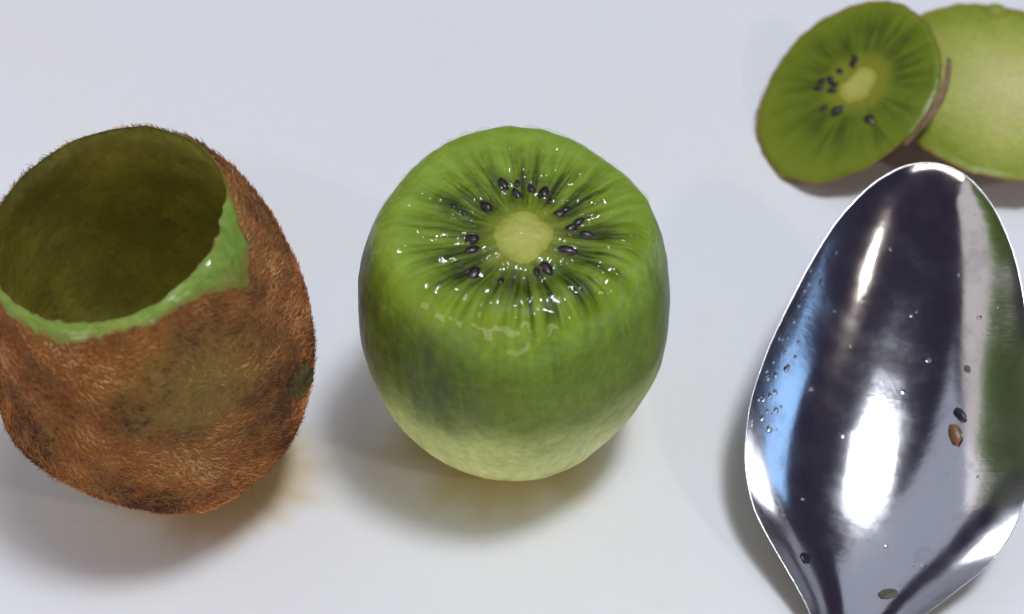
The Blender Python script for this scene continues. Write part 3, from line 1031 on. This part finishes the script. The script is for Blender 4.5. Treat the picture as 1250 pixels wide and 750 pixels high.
def spoon():
    mw = Matrix((SSIDE, SAX, SNM)).transposed().to_4x4()
    mw.translation = SN * S
    root = empty('spoon', mw, 'shiny steel spoon with water drops in its bowl, lying beside the fruit', 'spoon')
    ks = np.array([k for k, _ in W_KNOTS])
    kw = np.array([w for _, w in W_KNOTS])

    def sq(x):
        if x > 8.0:                                # straight on to the tip and past it, in width squared
            return kw[-1] ** 2 * (SL - x) / (SL - 8.0)
        return float(np.interp(x, ks, kw)) ** 2

    def half(s):
        # smoothed outline of the rim
        tot = acc = 0.0
        for d in (-0.6, -0.4, -0.2, 0, 0.2, 0.4, 0.6):
            g = math.exp(-(d / 0.35) ** 2)
            acc += g * sq(s + d)
            tot += g
        e = smooth01(SL - 0.5, SL, s)
        return math.sqrt(max(0.0, acc / tot * (1 - e) + sq(s) * e))

    DEPTH = 1.10

    def depth(s):
        k = min(1.0, max(0.0, (s + 0.3) / (SL + 0.3)))
        return DEPTH * (max(0.0, 1 - abs((k - 0.46) / (0.46 if k < 0.46 else 0.54)) ** 2.0)) ** 0.8
    ns, nu = 110, 72
    T = 0.10

    def pt(s, u, out):
        w = half(s)
        d = depth(s)
        z = -d * (1 - abs(u) ** 2.35)
        x = u * w
        if out:
            k = abs(u) ** 6
            x *= 1 + 0.0 * k
            z -= T * 0.75 * (1 - 0.55 * k)
        return Vector((x, s, z))
    S_ = [-0.3 + (SL + 0.3) * (math.sin((i / (ns - 1) - 0.5) * math.pi) * 0.5 + 0.5) for i in range(ns)]
    U_ = [math.sin((j / (nu - 1) - 0.5) * math.pi) for j in range(nu)]
    vs = [pt(s, u, False) for s in S_ for u in U_]
    n0 = len(vs)
    vs += [pt(s, u, True) for s in S_ for u in U_]
    fs = grid_faces(ns, nu, wrap=False) + [tuple(n0 + i for i in f[::-1]) for f in grid_faces(ns, nu, wrap=False)]
    for i in range(ns - 1):
        for j in (0, nu - 1):
            a, b = i * nu + j, (i + 1) * nu + j
            f = (a, b, n0 + b, n0 + a)
            fs.append(f if j == 0 else f[::-1])
    steel = mat_steel()
    bowl = obj('bowl', mesh_from(vs, fs), steel, root)
    # rolled rim that catches the light
    loop = [pt(s, -1, False) for s in S_] + [pt(s, 1, False) for s in reversed(S_)][1:]
    rv, nc = [], 8
    for i, p in enumerate(loop):
        a, b = loop[max(0, i - 1)], loop[min(len(loop) - 1, i + 1)]
        tn = (b - a).normalized() if (b - a).length > 1e-6 else Vector((0, 1, 0))
        sd = tn.cross(Vector((0, 0, 1))).normalized()
        for c in range(nc):
            t = 2 * math.pi * c / nc
            rv.append(p + sd * 0.013 * math.cos(t) + Vector((0, 0, 1)) * (0.022 * math.sin(t) - 0.02))
    obj('rim', mesh_from(rv, grid_faces(len(loop), nc)), steel, root)
    # handle running down to the board, out of the picture
    hv, nh_ = [], 40
    inv = mw.inverted()
    along = Vector((-SAX.x, -SAX.y, 0)).normalized()
    for i in range(nh_):
        k = i / (nh_ - 1)
        dd = 12.5 * k + 0.05
        w = 0.54 - 0.16 * smooth01(0, 0.25, k) + 0.45 * smooth01(0.35, 1.0, k)
        if k > 0.96:
            w *= math.sqrt(max(0.02, 1 - ((k - 0.96) / 0.04) ** 2))
        zc = 0.22 + 0.16 * math.exp(-dd / 0.5) + 0.5 * math.sin(math.pi * k) ** 2
        c0 = SN + along * dd
        c0.z = zc
        for c in range(12):
            t = 2 * math.pi * c / 12
            hv.append((inv @ ((c0 + SSIDE * (w * math.cos(t)) + Vector((0, 0, 0.12 * math.sin(t)))) * S)) / S)
    base = len(hv)
    hf = grid_faces(nh_, 12) + [tuple(range(11, -1, -1)), tuple(range(base - 12, base))]
    obj('handle', mesh_from(hv, hf), steel, root)

    # drops of water and juice
    rnd = random.Random(21)
    pts = []

    def nrm(s, u):
        e = 0.02
        a = pt(s + e, u, False) - pt(s - e, u, False)
        b = pt(s, min(1, u + e), False) - pt(s, max(-1, u - e), False)
        return b.cross(a).normalized()
    for _ in range(42):                             # cluster along the left wall
        s, u = rnd.uniform(3.0, 5.9), -1 + abs(rnd.gauss(0.02, 0.09)) + 0.02
        r = rnd.uniform(0.02, 0.065)
        pts.append((pt(s, u, False), nrm(s, u), r, r * 0.45, None))
    for _ in range(26):
        s, u = rnd.uniform(1.0, 7.8), rnd.uniform(-0.85, 0.85)
        r = rnd.uniform(0.015, 0.055)
        pts.append((pt(s, u, False), nrm(s, u), r, r * 0.5, None))
    o = obj('water_drops', bead_mesh(pts, 'water_drops'), mat_drop(), root)
    o['kind'] = 'stuff'
    return root, mw, pt, nrm


sp, SMW, s_pt, s_nrm = spoon()


def loose_on_spoon(name, s, u, size, mat, label, cat, seed, flat=0.6, rot=0.0):
    p = SMW @ (s_pt(s, u, False) * S)
    n = (SMW.to_3x3() @ s_nrm(s, u)).normalized()
    vs, nr, nc = [], 9, 16
    for i in range(nr):
        a = math.pi * i / (nr - 1)
        for j in range(nc):
            b = 2 * math.pi * j / nc
            v = Vector((math.sin(a) * math.cos(b), math.sin(a) * math.sin(b), math.cos(a)))
            k = 1 + 0.22 * fbm(v.x * 1.6 + seed, v.y * 1.6, v.z * 1.6)
            vs.append((v.x * size[0] * k, v.y * size[1] * k, v.z * size[2] * k + size[2] * flat))
    o = obj(name, mesh_from(vs, grid_faces(nr, nc)), mat)
    m = frame(n, (0, 0, 0)) @ Matrix.Rotation(rot, 4, 'Z')
    m.translation = p
    o.matrix_world = m
    tag(o, label, cat)
    return o


m_brown = mat_plain('brown_seed', (0.10, 0.045, 0.018), (0.22, 0.11, 0.05), 0.4)
m_black = mat_plain('dark_bit', (0.006, 0.006, 0.012), (0.02, 0.018, 0.03), 0.3)
m_olive = mat_plain('flesh_bit', (0.06, 0.06, 0.04), (0.16, 0.15, 0.10), 0.8)
loose_on_spoon('kiwi_seed', 3.80, 0.50, (0.11, 0.19, 0.06), m_brown, 'single brown kiwi seed stuck inside the spoon bowl', 'seed', 1.0)
loose_on_spoon('fruit_crumb', 4.15, 0.52, (0.09, 0.15, 0.04), m_black, 'tiny dark crumb just above the brown seed in the spoon', 'crumb', 3.0, rot=0.3)
loose_on_spoon('fruit_crumb', 4.95, 0.55, (0.05, 0.07, 0.03), m_olive, 'tiny olive speck high on the right side of the spoon bowl', 'crumb', 5.0)
loose_on_spoon('fruit_crumb', 0.86, 0.36, (0.15, 0.10, 0.012), m_olive, 'olive scrap of fruit near the neck of the spoon', 'crumb', 7.0)
loose_on_spoon('fruit_crumb', 1.12, -0.62, (0.10, 0.10, 0.02), m_black, 'small dark blue-black fleck near the lower left rim of the spoon', 'crumb', 9.0)

# ------------------------------------------------------------------ thin juice film, tinted to warm the contact shadows under the fruit
def mat_shadow_tint():
    t = NT('juice_shadow_film')
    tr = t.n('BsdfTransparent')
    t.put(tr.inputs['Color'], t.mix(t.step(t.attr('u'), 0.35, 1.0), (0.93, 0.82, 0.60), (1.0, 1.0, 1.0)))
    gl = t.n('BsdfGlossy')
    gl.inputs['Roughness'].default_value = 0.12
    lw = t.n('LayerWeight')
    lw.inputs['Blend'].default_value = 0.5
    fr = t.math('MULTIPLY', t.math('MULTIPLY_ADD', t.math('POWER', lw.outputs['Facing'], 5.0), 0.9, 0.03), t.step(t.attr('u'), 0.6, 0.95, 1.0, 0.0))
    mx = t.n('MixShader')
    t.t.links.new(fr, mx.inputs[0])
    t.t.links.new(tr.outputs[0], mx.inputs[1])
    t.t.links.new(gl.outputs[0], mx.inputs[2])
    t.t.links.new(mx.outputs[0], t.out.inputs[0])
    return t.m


M_SHADOW_TINT = mat_shadow_tint()


def shadow_tint(cx, cy, rx, ry, seed, label):
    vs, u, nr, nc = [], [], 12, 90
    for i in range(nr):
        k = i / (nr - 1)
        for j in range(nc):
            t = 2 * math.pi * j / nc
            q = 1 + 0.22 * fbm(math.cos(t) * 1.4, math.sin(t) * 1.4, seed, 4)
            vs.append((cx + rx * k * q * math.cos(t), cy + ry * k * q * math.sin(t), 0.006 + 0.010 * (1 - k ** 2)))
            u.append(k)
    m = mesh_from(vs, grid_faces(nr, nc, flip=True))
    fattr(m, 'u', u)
    o = obj('juice_shadow_tint', m, M_SHADOW_TINT)
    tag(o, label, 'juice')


shadow_tint(KX - 0.1, KY - 0.35, 2.3, 2.0, 2.0, 'thin juice film, its yellowish tint added to warm the shadow around the foot of the peeled kiwi')
shadow_tint(-5.0, -1.5, 2.2, 1.7, 7.0, 'thin juice film, its yellowish tint added to warm the shadow under the brown shell')

# ------------------------------------------------------------------ small drops of juice on the board
rnd = random.Random(31)
pts = []
for x, y, r in ((-4.30, -1.42, 0.05), (-4.12, -1.30, 0.04), (-4.42, -1.62, 0.03), (-4.20, -0.95, 0.035)):
    pts.append(((x + 0.25, y + 0.1, 0.0), (0, 0, 1), r * 1.5, r * 0.5, (1, 0.4, 0)))
o = obj('juice_drops', bead_mesh(pts, 'juice_drops'), M_JUICE)
o['kind'] = 'stuff'
tag(o, 'few clear drops of juice on the board beside the brown shell', 'juice')
